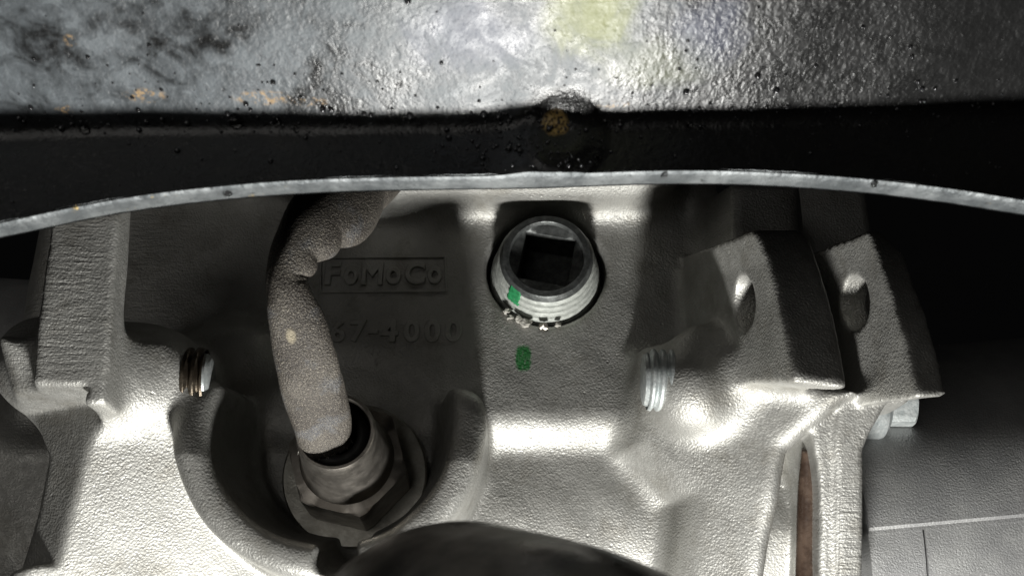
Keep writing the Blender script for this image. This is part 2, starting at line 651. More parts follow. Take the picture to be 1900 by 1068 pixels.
# joint flange: a plain strip and a proud ridged strip
nF = (-0.06, -0.90, -0.43)
for poly, off in (([(1500, 752), (1556, 745), (1556, 1180), (1516, 1180), (1519, 900)], 0.0), ([(1549, 810), (1560, 740), (1652, 738), (1616, 800), (1603, 830), (1601, 1180), (1554, 1180)], 0.6)):
    pf0 = P(1555, 780, -17.5 - off)
    pts = [hit(a_, b_, pf0, nF) for a_, b_ in poly]
    f, b = prism([(q[0], q[2]) for q in pts], -36, 24, 0.0, 0.4, [plane(pf0, nF)], 0.5)
    add(f, b, 0.4)
f, b = prism(pxpoly([(1556, 735), (1692, 732), (1692, 743), (1600, 752), (1556, 752)], -15), -15, 10, 0.0, 0.8, (), 1.0, shear=(-0.1, 0.0))
add(f, b, 1.2)
bp = P(1236, 702, -13)
f, b = capsule((bp[0] + 5.0, -11.0, bp[2] - 1), (bp[0] + 19, -6.5, bp[2] + 3), 7.5)
add(f, b, 4.0)
f, b = capsule((bp[0] + 7.0, -10, bp[2] + 7), (bp[0] + 15, -9, bp[2] + 8), 3.0)
add(f, b, 4.0)
# left column
f, b = prism([PX(104, 300, -39), PX(216, 300, -39), PX(188, 742, -30), PX(60, 748, -30)], -50, 20, 0.02, 0.6,
             [plane(P(120, 690, -31), (0.10, -0.965, -0.22)), plane(P(120, 690, -31) + np.array([0, 6.0, 0]), (-0.05, 0.97, 0.22))], 0.8)
add(f, b, 1.5)
# left body
planeF = plane(P(120, 730, -31.5), (0.0, -0.94, -0.34))
planeR = plane(P(255, 800, -17.8), (0.42, -0.82, -0.39))
f, b = prism(pxpoly([(58, 668), (300, 655), (335, 700), (345, 760), (345, 900), (480, 1010), (600, 1060), (660, 1250), (-60, 1250), (4, 1060), (62, 930), (92, 830), (64, 750)], -20), -44, 30, 0.06, 2.0, [planeF, planeR], 4.0)
add(f, b, 4.0)
bl = P(358, 702, -14.5)
f, b = capsule((bl[0] - 6, -13.5, bl[2]), (bl[0] - 24, -16, bl[2] + 2), 8.0)
add(f, b, 5.0)
q = P(440, 668, 0)
f, b = capsule((bl[0] - 12, -4, bl[2] + 1), (q[0], 1.0, q[2]), 7.6)
add(f, b, 4.0)
q2 = P(185, 690, -22)
f, b = capsule((q2[0], -18, q2[2]), (bl[0] - 10, -12, bl[2] + 1.5), 8.0)
add(f, b, 4.0)
# dark facet on the left body, turned away from the light
nR = (0.42, -0.82, -0.39)
e1, e2 = hit(186, 742, P(255, 800, -17.8), nR), hit(108, 1045, P(255, 800, -17.8), nR)
nL = np.cross(e2 - e1, np.array([-1.0, 0.45, 0.0]))
nL *= -np.sign(nL[1])
pL = plane(e1, nL)
rp = [(e1[0] + 1, e1[2]), (e1[0] - 14.0, e1[2] - 0.5), (-110, e1[2] - 3), (-110, -60.0), (e2[0] - 2, e2[2]), (e2[0] + 2, e2[2])]


def facet(x, y, z):
    return smax(poly2(rp, x, z) + 0 * y, -pL(x, y, z), 0.6)


sub(facet, (-110, -50, -60, 20, -74, -20), 0.8)
# collar round the sensor pocket
CX, CZ, CR = -29.0, -29.5, 19.3
nC = plane((-52.0, -19.3, -30.0), (0.10, -0.98, 0.16))


def collar(x, y, z):
    q = np.sqrt((x - CX) ** 2 + (z - CZ) ** 2)
    d = smax(q - 24.8 + 0 * y, CR - 4.0 - q + 0 * y, 2.0)
    d = smax(d, nC(x, y, z) + 0.30 * np.maximum(-(z + 36), 0), 2.6)
    d = smax(d, y - 16.0, 1.0)
    return smax(d, z + 22.0 + 0 * x, 5.0)


add(collar, (CX - 30, CX + 30, -26, 18, CZ - 30, -18), 1.5)


def pocket(x, y, z):
    q = np.sqrt((x - CX) ** 2 + (z - CZ) ** 2) + 0.25 * np.maximum(y + 12, 0)
    return smax(q - CR, y - 1.0 + 0 * x, 2.5)


sub(pocket, (CX - 25, CX + 25, -60, 2, CZ - 25, CZ + 25), 2.4)
# drain notch at the bottom of the collar
nt0 = P(622, 1030, -14)
f, b = capsule((nt0[0] - 1, -40, nt0[2] - 8), (nt0[0] + 1, -1, nt0[2] + 4), 3.2)
sub(f, b, 1.0)
# clevis holes
c = P(1490, 562, -22.0)
for hx in (1383, 1597):
    c = P(hx, 562, -22.0)
    f, b = cyl(c, (1, 0.0, 0.0), 4.4, -5, 4.5, 0.3)
    sub(f, b, 0.3)
# plug bore
PC = P(1013, 499, 0)
f, b = cyl((PC[0], 0, PC[2]), (0, 1, 0), 11.2, -4, 10, 0.5)
sub(f, b, 0.8)
# seal slot and parting groove on the right flange
sp = [hit(a_, b_, P(1555, 780, -17.5), nF) for a_, b_ in [(1500, 815), (1513, 860), (1520, 960), (1516, 1180), (1472, 1180), (1478, 900)]]
sp = [(q[0], q[2]) for q in sp]


def slot(x, y, z):
    return np.maximum(poly2(sp, x, z) + 0 * y, y - 6.0)


sub(slot, (30, 60, -40, 4, -74, -30), 0.8)
gp = P(1555, 900, -16)[0]


def groove(x, y, z):
    return np.maximum(np.abs(x - gp) - 0.35 + 0 * y, planeA(x, y, z) * -1 - 0.9 + 0 * x)


# low-frequency unevenness of the casting
xx, yy, zz = [a.astype(np.float32).reshape([-1 if i == j else 1 for j in range(3)]) for i, a in enumerate(ax)]
wob = (0.07 * np.sin(xx * 0.31 + 1.3) * np.sin(zz * 0.37 + 0.4) + 0.05 * np.sin(xx * 0.67 + zz * 0.5) * np.cos(yy * 0.6 + zz * 0.23)).astype(np.float32)
vol += wob
del wob
for i in range(3):
    sl = [slice(None)] * 3
    for e in (0, -1):
        sl[i] = e
        vol[tuple(sl)] = np.maximum(vol[tuple(sl)], 0.3)


def surface_nets(v):
    n = v.shape
    neg = v < 0
    cnt = np.zeros([m - 1 for m in n], dtype=np.int8)
    for i in (0, 1):
        for j in (0, 1):
            for k in (0, 1):
                cnt += neg[i:n[0] - 1 + i, j:n[1] - 1 + j, k:n[2] - 1 + k]
    act = (cnt > 0) & (cnt < 8)
    ci, cj, ck = np.nonzero(act)
    idx = np.full(act.shape, -1, dtype=np.int32)
    idx[ci, cj, ck] = np.arange(len(ci))
    pos = np.zeros((len(ci), 3))
    num = np.zeros(len(ci))
    corner = [(i, j, k) for i in (0, 1) for j in (0, 1) for k in (0, 1)]
    val = {c: v[ci + c[0], cj + c[1], ck + c[2]].astype(np.float64) for c in corner}
    for c in corner:
        for a in range(3):
            if c[a] == 0:
                d = list(c)
                d[a] = 1
                va, vb = val[c], val[tuple(d)]
                m = (va < 0) != (vb < 0)
                t = va[m] / (va[m] - vb[m])
                for q in range(3):
                    pos[m, q] += c[q] + (t if q == a else 0)
                num[m] += 1
    pos /= num[:, None]
    verts = LO + HV * (pos + np.stack([ci, cj, ck], 1))
    quads = []
    for a in range(3):
        b, c = (a + 1) % 3, (a + 2) % 3
        s0 = [slice(1, n[q] - 1) for q in range(3)]
        s1 = list(s0)
        s0[a] = slice(0, n[a] - 1)
        s1[a] = slice(1, n[a])
        A, B = neg[tuple(s0)], neg[tuple(s1)]
        I = np.stack(np.nonzero(A != B), 1)
        fl = A[tuple(I.T)]
        off = np.array([1, 1, 1])
        off[a] = 0
        I = I + off
        def g(db, dc):
            J = I.copy()
            J[:, b] -= db
            J[:, c] -= dc
            return idx[J[:, 0], J[:, 1], J[:, 2]]
        q = np.stack([g(1, 1), g(0, 1), g(0, 0), g(1, 0)], 1)
        q[~fl] = q[~fl][:, ::-1]
        quads.append(q)
    return verts, np.concatenate(quads)


vt, qd = surface_nets(vol)
# one relaxation pass takes the voxel steps out
for _ in range(1):
    acc = np.zeros_like(vt)
    num = np.zeros(len(vt))
    for a, b in ((0, 1), (1, 2), (2, 3), (3, 0)):
        np.add.at(acc, qd[:, a], vt[qd[:, b]])
        np.add.at(num, qd[:, a], 1)
    vt = vt * 0.5 + 0.5 * acc / np.maximum(num, 1)[:, None]
housing = empty('differential_housing', (0, 0, 0), 'rough cast aluminium differential housing with raised lettering, drilled lugs and a sensor pocket', 'axle housing')
cast = link('casting', mesh_np(vt, qd), M['cast'], housing)
print('casting quads', len(qd))
del vol


# ------------------------------------------------------------------ raised lettering on the plate
def text_mesh(ch, size, extr, bevel, offset):
    cu = bpy.data.curves.new('txt', 'FONT')
    cu.body = ch
    cu.size = size * S
    cu.extrude = extr * S
    cu.bevel_depth = bevel * S
    cu.bevel_resolution = 2
    cu.offset = offset * S
    o = bpy.data.objects.new('txt', cu)
    scene.collection.objects.link(o)
    dg = bpy.context.evaluated_depsgraph_get()
    me = bpy.data.meshes.new_from_object(o.evaluated_get(dg))
    bpy.data.objects.remove(o)
    return me


def letter(ch, x0, x1, ytop, ybot, name):
    me = text_mesh(ch, 6.0, 0.50, 0.20, 0.0 if ch in 'M-' else 0.06)
    co = np.zeros(len(me.vertices) * 3)
    me.vertices.foreach_get('co', co)
    co = co.reshape(-1, 3)
    mn, mx = co.min(0), co.max(0)
    a = P((x0 + x1) / 2, ybot, 0)
    b = P((x0 + x1) / 2, ytop, 0)
    xa, xb = P(x0, (ytop + ybot) / 2, 0)[0], P(x1, (ytop + ybot) / 2, 0)[0]
    out = np.zeros_like(co)
    out[:, 0] = (xa + (co[:, 0] - mn[0]) / (mx[0] - mn[0]) * (xb - xa)) * S
    out[:, 2] = (a[2] + (co[:, 1] - mn[1]) / (mx[1] - mn[1]) * (b[2] - a[2])) * S
    out[:, 1] = 0.0001 - co[:, 2]
    me.vertices.foreach_set('co', out.ravel())
    me.update()
    o = link(name, me, M['cast'], housing)
    return sharp(o, 40)


for ch, x0, x1, yt, yb in (('F', 603, 632, 487, 530), ('o', 638, 665, 496, 530), ('M', 671, 711, 487, 530), ('o', 716, 744, 496, 529), ('C', 751, 789, 487, 529), ('o', 793, 820, 495, 528)):
    letter(ch, x0, x1, yt, yb, 'raised_letter')
for ch, x0, x1, yt, yb in (('6', 614, 641, 594, 636), ('7', 650, 680, 594, 636), ('-', 683, 702, 613, 620), ('4', 706, 739, 594, 636), ('0', 749, 779, 594, 636), ('0', 787, 817, 593, 636), ('0', 825, 857, 592, 635)):
    letter(ch, x0, x1, yt, yb, 'raised_digit')


def frame_border():
    o0 = [P(592, 545, 0), P(830, 543, 0), P(828, 475, 0), P(594, 477, 0)]
    c = sum(o0) / 4
    w = 0.38
    def loop(off, y):
        r = []
        for p in o0:
            r.append((p[0] - math.copysign(off, p[0] - c[0]), y, p[2] - math.copysign(off, p[2] - c[2])))
        return r
    rings = [loop(-0.15, 0.2), loop(0.0, -0.18), loop(w * 0.3, -0.36), loop(w * 0.9, -0.36), loop(w * 1.2, -0.18), loop(w * 1.35, 0.2)]
    v = [p for r in rings for p in r]
    return mesh_py(v, grid_faces(6, 4, False, True))


recalc(link('raised_border', frame_border(), M['cast'], housing, smooth=False))


# ------------------------------------------------------------------ generic round things
def frame_from(axis, hint=(0, 0, 1)):
    a = Vector(axis).normalized()
    u = Vector(hint).cross(a)
    if u.length < 1e-4:
        u = Vector((1, 0, 0)).cross(a)
    u.normalize()
    w = a.cross(u)
    return a, u, w


def lathe(center, axis, prof, n=48, cap0=False, cap1=False, hint=(0, 0, 1), fn=None):
    """prof: list of (height along axis, radius)"""
    a, u, w = frame_from(axis, hint)
    c = Vector([float(q) for q in center])
    v, f = [], []
    m = len(prof)
    for j in range(n):
        th = 2 * math.pi * j / n
        for h, r in prof:
            rr = fn(h, r, th) if fn else r
            p = c + a * h + (u * math.cos(th) + w * math.sin(th)) * rr
            v.append(tuple(p))
    f = grid_faces(n, m, True, False)
    if cap0:
        f.append(tuple(j * m for j in range(n)))
    if cap1:
        f.append(tuple(j * m + m - 1 for j in range(n - 1, -1, -1)))
    return mesh_py(v, f)


def thread_fn(pitch, depth, width=0.34):
    def fn(h, r, th):
        ph = (h / pitch + th / (2 * math.pi)) % 1.0
        return r - depth * max(0.0, 1 - abs(ph - 0.5) / width)
    return fn


# ------------------------------------------------------------------ fill plug
plug = empty('fill_plug', PC, 'threaded steel fill plug with dark face and square drive socket, standing proud of its bore', 'plug')
pax = (0, -1, 0)
pc = np.array([PC[0] - 0.1, 2.4, PC[2] - 0.5])
prof = [(-6, 9.7)] + [(-5.8 + 0.12 * i, 10.35 - max(0.0, -5.8 + 0.12 * i) * 0.20) for i in range(125)]
prof = [p for p in prof if p[0] < 8.6]
tf = thread_fn(1.85, 0.95, 0.26)


def plug_fn(h, r, th):
    rr = tf(h, r, th)
    k = min(1.0, max(0.0, (8.6 - h) / 1.2))
    rag = 0.05 * math.sin(th * 17 + h * 3) * math.sin(th * 7 + 1.0) + 0.02 * math.sin(th * 41 + h * 5)
    return rr + rag - (1 - k) * 0.5


o = link('thread', lathe(pc, pax, prof, 128, fn=plug_fn), M['plug_thread'], plug)
recalc(o)
# face: outer chamfer, rim, dished middle, square socket
a, u, w = frame_from(pax)
ncir = 64
ang = math.radians(-11)
half = 4.55


def sq(th, s):
    c, sn = math.cos(th), math.sin(th)
    k = s / max(abs(c), abs(sn))
    return c * k, sn * k


rings = [('c', 8.3, 8.5), ('c', 9.1, 8.3), ('c', 9.7, 7.9), ('c', 9.75, 6.85), ('c', 9.55, 6.7), ('c', 8.9, 6.55), ('m', 8.6, 0.45), ('s', 8.4, half + 0.12), ('s', 8.1, half), ('s', 0.5, half), ('s', 0.45, 0.05)]
v = []
for j in range(ncir):
    th = 2 * math.pi * j / ncir
    for kind, h, r in rings:
        if kind == 'c':
            q = (math.cos(th) * r, math.sin(th) * r)
        elif kind == 's':
            q = sq(th, r)
        else:
            q1 = (math.cos(th) * 6.55, math.sin(th) * 6.55)
            q2 = sq(th, half + 0.12)
            q = (q1[0] * r + q2[0] * (1 - r), q1[1] * r + q2[1] * (1 - r))
        qx = q[0] * math.cos(ang) - q[1] * math.sin(ang)
        qz = q[0] * math.sin(ang) + q[1] * math.cos(ang)
        v.append((pc[0] + qx, pc[1] - h, pc[2] + qz))
o = link('socket_face', mesh_py(v, grid_faces(ncir, len(rings), True, False)), M['plug_face'], plug)
recalc(o)
sharp(o, 40)
# green daub over the thread crests
v, f = [], []
nu, nv = 14, 16
for i in range(nu):
    th = math.radians(219 + 18 * i / (nu - 1))
    for j in range(nv):
        h = 4.6 + 4.6 * j / (nv - 1)
        e = 0.06 if 0 < i < nu - 1 and 0 < j < nv - 1 else -0.25
        r = 10.35 - 0.20 * h + 0.02 + e + 0.08 * math.sin(i * 2.1 + j * 1.3)
        r = r + 0.0
        r -= max(0, h - 8.2) * 0.4
        v.append((pc[0] + r * math.cos(th), pc[1] - h, pc[2] + r * math.sin(th)))
recalc(link('green_paint_mark', mesh_py(v, grid_faces(nu, nv)), M['green'], plug))

# crumbs of metal and sealant at the lip of the bore
def crumb_mesh(seed, r):
    rnd = random.Random(seed)
    bm = bmesh.new()
    bmesh.ops.create_icosphere(bm, subdivisions=2, radius=r * S)
    for vv in bm.verts:
        vv.co *= rnd.uniform(0.6, 1.25)
        vv.co.x *= 1.25
    me = bpy.data.meshes.new('crumb')
    bm.to_mesh(me)
    bm.free()
    return me


for i, (px, py, r, lab) in enumerate((
        (941, 575, 0.75, 'pale metal crumb at the far left of the plug bore lip'),
        (946, 586, 0.7, 'pale crumb just under the leftmost crumb below the plug'),
        (962, 590, 0.85, 'small tan crumb beside the largest crumb below the plug'),
        (976, 596, 1.15, 'largest silvery crumb on the bore lip below the plug'),
        (1008, 603, 0.85, 'dark grey crumb on the bore lip directly below the plug'),
        (1035, 600, 0.6, 'small white crumb alone at the right below the plug'))):
    p = P(px, py + 2, -0.6)
    o = link('metal_crumb', crumb_mesh(i, r * 0.8), M['crumb'] if i != 4 else M['steel'], None, smooth=False)
    o.location = Vector(p) * S
    tag(o, lab, 'crumb', 'crumbs at the lip of the plug bore')


# ------------------------------------------------------------------ studs poking out of the two bosses
def stud(name, tip, ax_, length, r, label, mat, rend=0.0):
    t = empty(name, tip, label, 'stud', 'studs poking out of the bosses')
    pitch = 1.5
    prof = [(-length + 0.1 * i, r) for i in range(int((length - 0.7) / 0.1))]
    tfn = thread_fn(pitch, 0.75)

    def fn(h, rr, th):
        k = max(0.0, (h + 1.2) / 1.2)
        return tfn(h, rr, th) - 0.5 * k
    recalc(link('thread', lathe(tip, ax_, prof, 72, fn=fn), mat, t))
    cap = [(-1.2, r - 0.9), (-0.62, r - 0.75 - rend * 0.5), (-0.15, r - 1.0 - rend), (0.0, r - 1.35 - rend), (0.02, 0.01)]
    o = link('stud_end', lathe(tip, ax_, cap, 48), M['zinc'], t)
    recalc(o)
    sharp(o, 30)
    return t


stud('threaded_stud', P(1192, 704, -12), (-1, -0.0, 0.02), 11, 5.2, 'pale zinc threaded stud poking from the lit boss beside the drilled lugs', M['zinc'])
stud('threaded_stud', P(393, 700, -15.5), (1, 0.10, 0.02), 22, 4.9, 'brownish oily threaded stud with pale end poking from the boss by the sensor pocket', M['oily'], 0.6)

# ------------------------------------------------------------------ sensor screwed into the pocket
SC = P(658, 880, 1.0)
sensor = empty('speed_sensor', SC, 'steel sensor body with hexagon base screwed into the round pocket', 'sensor')
sax = Vector((0.02, -1, 0.045)).normalized()
o = link('seat_washer', lathe(SC, (0, -1, 0), [(-1.5, 12.6), (-0.1, 12.6), (0.25, 12.3), (0.3, 11.0), (0.2, 9.8), (0.2, 2)], 72), M['washer'], sensor)
recalc(o); sharp(o, 35)


def hex_mesh(c, axis, rflat, h0, h1, rot=0.0, ch=0.7):
    a, u, w = frame_from(axis)
    c = Vector([float(q) for q in c])
    n = 48
    v = []
    prof = [(h0, 1.0, 0), (h1 - ch, 1.0, 0), (h1, 1.0, 1), (h1, 0.3, 2)]
    for j in range(n):
        th = 2 * math.pi * j / n
        t6 = ((th - rot + math.pi / 6) % (math.pi / 3)) - math.pi / 6
        rh = rflat / math.cos(t6)
        rc = rflat * 1.03
        for h, s, k in prof:
            r = rh if k == 0 else (min(rh, rc) if k == 1 else rflat * s)
            if k == 0 and h > h0:
                hh = h + ch * (1 - (rh - rflat) / (rflat * 0.1547)) * 0.8
            else:
                hh = h
            p = c + a * hh + (u * math.cos(th) + w * math.sin(th)) * r
            v.append(tuple(p))
    f = grid_faces(n, len(prof), True, False)
    f.append(tuple(j * len(prof) for j in range(n)))
    return mesh_py(v, f)


sc = Vector([float(q) for q in SC])
o = link('hexagon_base', hex_mesh(sc, sax, 8.9, 0.3, 11.0, 0.30, 0.35), M['steel'], sensor)
recalc(o); sharp(o, 25)
o = link('sensor_body', lathe(sc, sax, [(9.8, 7.9), (11.6, 7.7), (12.6, 7.3), (14.5, 7.0), (20, 6.45), (24.5, 6.15), (25.6, 6.1), (26.1, 5.9), (26.1, 5.5), (25.6, 5.3), (19.0, 5.2), (19.0, 0.1)], 64), M['steel'], sensor)
recalc(o); sharp(o, 35)
o = link('rubber_boot', lathe(sc, sax, [(19.1, 5.15), (23.0, 5.1), (24.4, 4.7), (24.6, 3.4), (23.4, 3.0), (20, 2.9), (20, 0.1)], 48), M['rubber'], sensor)
recalc(o)


# ------------------------------------------------------------------ braided sleeve over the sensor lead
def catmull(pts, n):
    pts = [np.array(p, float) for p in pts]
    pts = [2 * pts[0] - pts[1]] + pts + [2 * pts[-1] - pts[-2]]
    out = []
    segs = len(pts) - 3
    for i in range(n):
        t = i / (n - 1) * segs
        k = min(int(t), segs - 1)
        t -= k
        a, b, c, d = pts[k:k + 4]
        out.append(0.5 * ((2 * b) + (-a + c) * t + (2 * a - 5 * b + 4 * c - d) * t * t + (-a + 3 * b - 3 * c + d) * t ** 3))
    return out


def hpt(px, py, y, wpx, fl=1.0):
    p = P(px, py, y)
    zc = (p - CAM) @ np.array([0, math.cos(PITCH), math.sin(PITCH)])
    return list(p) + [wpx / FPX * zc / 2, fl]


sl_pts = [hpt(604, 822, -23, 96, 0.66), hpt(596, 775, -29, 104, 0.52), hpt(576, 700, -37, 118, 0.42), hpt(557, 620, -42, 114, 0.42), hpt(540, 560, -45, 88, 0.62),
          hpt(531, 510, -46, 72, 0.9), hpt(552, 458, -46, 96, 0.8), hpt(588, 412, -45, 128, 0.7), hpt(640, 365, -42, 126, 0.8), hpt(700, 315, -36, 110, 1.0), hpt(740, 270, -28, 90, 1)]
ns, na = 150, 64
cl = catmull(sl_pts, ns)
v = []
for i, q in enumerate(cl):
    c = q[:3]
    tn = cl[min(i + 1, ns - 1)][:3] - cl[max(i - 1, 0)][:3]
    tn = Vector(tn).normalized()
    view = Vector(CAM - c).normalized()
    side = view.cross(tn).normalized()      # wide direction of the flattened sleeve
    front = tn.cross(side).normalized()
    s = i / (ns - 1)
    for j in range(na):
        th = 2 * math.pi * j / na
        ca, sa = math.cos(th), math.sin(th)
        r = q[3]
        # crumpled right-hand edge higher up, soft dents elsewhere
        wrinkle = 0.0
        for s0, s1, am in ((0.455, 0.49, 0.12), (0.49, 0.585, 0.36), (0.585, 0.70, 0.30), (0.70, 0.84, 0.36)):
            if s0 <= s < s1:
                wrinkle = am * math.sin(math.pi * (s - s0) / (s1 - s0)) ** 0.6 * max(0, -ca) ** 2.4 - 0.08 * max(0, -ca)
        dent = 0.05 * math.sin(s * 17 + th * 2) + 0.012 * math.sin(s * 47 + th * 3 + 1)
        dent -= 0.10 * max(0, sa) * max(0.0, 1 - s / 0.42) * math.exp(-((ca + 0.25 - 1.2 * s) / 0.30) ** 2)
        dent -= 0.0 * math.exp(-((ca - 0.15 - 0.3 * math.sin(s * 9)) / 0.16) ** 2) * min(1, 4 * s)
        dent -= 0.04 * (1 - abs(math.sin(s * 7.0 + 2.4 * math.cos(th) + 0.9))) ** 5 * (1 if 0.06 < s < 0.5 else 0.3)
        if s < 0.03:
            dent += 0.03 * math.sin(th * 9) * (1 - s / 0.03)
        rr = r * (1 + wrinkle + dent)
        cb = math.copysign(abs(ca) ** 0.85, ca)
        p = Vector(c) + side * (cb * rr) + front * (sa * rr * q[4])
        if i == 0:
            p -= tn * (0.35 * random.random())
        v.append(tuple(p))
lead = empty('sensor_cable_sleeve', (0, 0, 0), 'dusty glittering braided sleeve of a cable hanging into the sensor', 'cable sleeve')
rim = [Vector(v[j]) for j in range(na)]
sleeve = link('braided_tube', mesh_py(v, grid_faces(ns, na, False, True)), M['sleeve'], lead)
tn0 = Vector(cl[0][:3] - cl[2][:3]).normalized()
fv, ff = [], []
for i in range(90):
    j = random.randrange(na)
    p = rim[j].lerp(rim[(j + 1) % na], random.random()) - tn0 * 0.3
    d = (tn0 + Vector((random.uniform(-.6, .6), random.uniform(-.6, .6), random.uniform(-.6, .6)))).normalized() * random.uniform(0.3, 1.0)
    w_ = Vector((random.uniform(-1, 1), random.uniform(-1, 1), random.uniform(-1, 1))).normalized() * 0.07
    w2 = w_.cross(d).normalized() * 0.07
    b0 = len(fv)
    fv += [tuple(p + w_), tuple(p - w_ * 0.5 + w2), tuple(p - w_ * 0.5 - w2), tuple(p + d)]
    ff += [(b0, b0 + 1, b0 + 3), (b0 + 1, b0 + 2, b0 + 3), (b0 + 2, b0, b0 + 3)]
fr_ = link('frayed_end', mesh_py(fv, ff), M['crumb'], lead, smooth=False)
fr_['kind'] = 'stuff'
recalc(sleeve)
md = sleeve.modifiers.new('thickness', 'SOLIDIFY')
md.thickness = 0.45 * S
md.offset = -1
# the lead itself inside
o = link('sensor_lead', mesh_py([tuple(p) for p in []], []), None)
bpy.data.objects.remove(o)


def tube_mesh(pts, rad, na=24, ns=60, cap=True):
    c = catmull([list(p) for p in pts], ns)
    v = []
    up = Vector((0.3, 1, 0.2))
    for i, q in enumerate(c):
        tn = Vector(c[min(i + 1, ns - 1)][:3] - c[max(i - 1, 0)][:3]).normalized()
        s_ = up.cross(tn).normalized()
        fr = tn.cross(s_)
        r = rad if len(q) < 4 else q[3]
        for j in range(na):
            th = 2 * math.pi * j / na
            v.append(tuple(Vector(q[:3]) + s_ * math.cos(th) * r + fr * math.sin(th) * r))
    f = grid_faces(ns, na, False, True)
    if cap:
        f.append(tuple(range(na)))
        f.append(tuple(range((ns - 1) * na + na - 1, (ns - 1) * na - 1, -1)))
    return mesh_py(v, f)


tip = sc + sax * 20
o = link('cable', tube_mesh([tuple(tip), tuple(tip + sax * 5), tuple(cl[8][:3]), tuple(cl[14][:3])], 1.7), M['rubber'], sensor)
recalc(o)

# ------------------------------------------------------------------ chassis crossmember across the top
YF = -85.0


def interp(tbl, y):
    pts = [P(a, b, y) for a, b in tbl]
    xs = np.array([p[0] for p in pts])
    zs = np.array([p[2] for p in pts])
    return xs, zs


def smooth_interp(x, tbl):
    """piecewise smooth curve through the table (Catmull-Rom on x), extended straight"""
    xs, zs = tbl
    if x <= xs[0]:
        return zs[0] + (zs[1] - zs[0]) / (xs[1] - xs[0]) * (x - xs[0])
    if x >= xs[-1]:
        return zs[-1] + (zs[-1] - zs[-2]) / (xs[-1] - xs[-2]) * (x - xs[-1])
    k = int(np.searchsorted(xs, x) - 1)
    k = min(max(k, 0), len(xs) - 2)
    h = xs[k + 1] - xs[k]
    t = (x - xs[k]) / h
    def slope(i):
        if i == 0:
            return (zs[1] - zs[0]) / (xs[1] - xs[0])
        if i == len(xs) - 1:
            return (zs[-1] - zs[-2]) / (xs[-1] - xs[-2])
        return (zs[i + 1] - zs[i - 1]) / (xs[i + 1] - xs[i - 1])
    m0, m1 = slope(k) * h, slope(k + 1) * h
    return (2 * t ** 3 - 3 * t * t + 1) * zs[k] + (t ** 3 - 2 * t * t + t) * m0 + (-2 * t ** 3 + 3 * t * t) * zs[k + 1] + (t ** 3 - t * t) * m1


EB = interp([(0, 414), (200, 373), (400, 347), (600, 333), (800, 328), (1000, 325), (1200, 318), (1400, 319), (1600, 332), (1750, 349), (1900, 372)], YF)
RG = interp([(0, 232), (300, 222), (600, 222), (850, 218), (950, 214), (1130, 214), (1300, 212), (1500, 208), (1700, 206), (1900, 204)], YF)
TH = 3.0
FIL = 2.2
TILT = math.radians(20)
bxp = P(1046, 258, YF)            # weld button
tng = P(985, 318, YF)             # weld run below it
nx = 520
xs_ = np.linspace(-95, 95, nx)
xmem = empty('chassis_crossmember', (0, YF, 0), 'wet black painted steel crossmember with bare arched cut edge across the top', 'crossmember')


def section(x):
    """front-side profile from the cut edge up the flange, round the fillet and along the underside"""
    zb = smooth_interp(x, EB)
    zr = smooth_interp(x, RG)
    pts = []
    for i in range(22):
        t = i / 21
        pts.append((YF, zb + (zr - FIL - zb) * t, (0, -1, 0)))
    a_end = math.pi / 2 - TILT
    cy, cz = YF - FIL, zr - FIL
    for i in range(1, 13):
        a = a_end * i / 12
        pts.append((cy + FIL * math.cos(a), cz + FIL * math.sin(a), (0, -math.cos(a), -math.sin(a))))
    y0, z0 = pts[-1][0], pts[-1][1]
    for i in range(1, 46):
        d = 62.0 * (i / 45) ** 1.25
        tl = TILT
        pts.append((y0 - d * math.cos(tl), z0 + d * math.sin(tl) + 0.0009 * d * d, (0, -math.sin(tl), -math.cos(tl))))
    return pts


def xm_disp(x, y, z, k):
    d = 0.0
    q = math.sqrt((x - bxp[0]) ** 2 + (z - bxp[2]) ** 2 + (y - YF) ** 2)
    R = 4.0
    if k < 60:
        if q < R:
            d += 0.9 * (1 - (q / R) ** 4) * (1 - 0.25 * math.exp(-(q / 1.3) ** 2))
        d += 0.35 * math.exp(-((q - R) / 0.45) ** 2)
        d += 0.7 * math.exp(-(((x - tng[0]) / 2.6) ** 2 + ((z - tng[2]) / 2.0) ** 2))
        d += 0.45 * math.exp(-(((x - tng[0] + 0.6) / 1.6) ** 2 + ((z - tng[2] - 4) / 3.0) ** 2))
    d += 0.07 * math.sin(x * 0.31 + 0.3 * y) * math.sin(x * 0.13 + z * 0.5)
    return d


v = []
m = len(section(0))
for x in xs_:
    for k, (y, z, n) in enumerate(section(x)):
        dx = 0.0
        bulge = xm_disp(x, y, z, k)
        v.append((x, y + n[1] * bulge, z + n[2] * bulge))
front_v = np.array(v).reshape(nx, m, 3)
f = grid_faces(nx, m)
# sheet thickness: a back skin three millimetres behind
back = []
for i, x in enumerate(xs_):
    for k in range(0, m):
        y, z, n = section(x)[k] if k in (0, m - 1) else (front_v[i, k, 0], 0, 0)
        break
bk = []
for i, x in enumerate(xs_):
    s = section(x)
    for k in range(m):
        y, z, n = s[k]
        bk.append((x, y - n[1] * TH, z - n[2] * TH))
base = len(v)
v2 = v + bk
f2 = list(f) + [tuple(base + q for q in reversed(fc)) for fc in f]
for i in range(nx - 1):       # close the far rim
    a, b = i * m + m - 1, (i + 1) * m + m - 1
    f2.append((a, b, base + b, base + a))
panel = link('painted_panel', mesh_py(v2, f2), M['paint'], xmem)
recalc(panel)
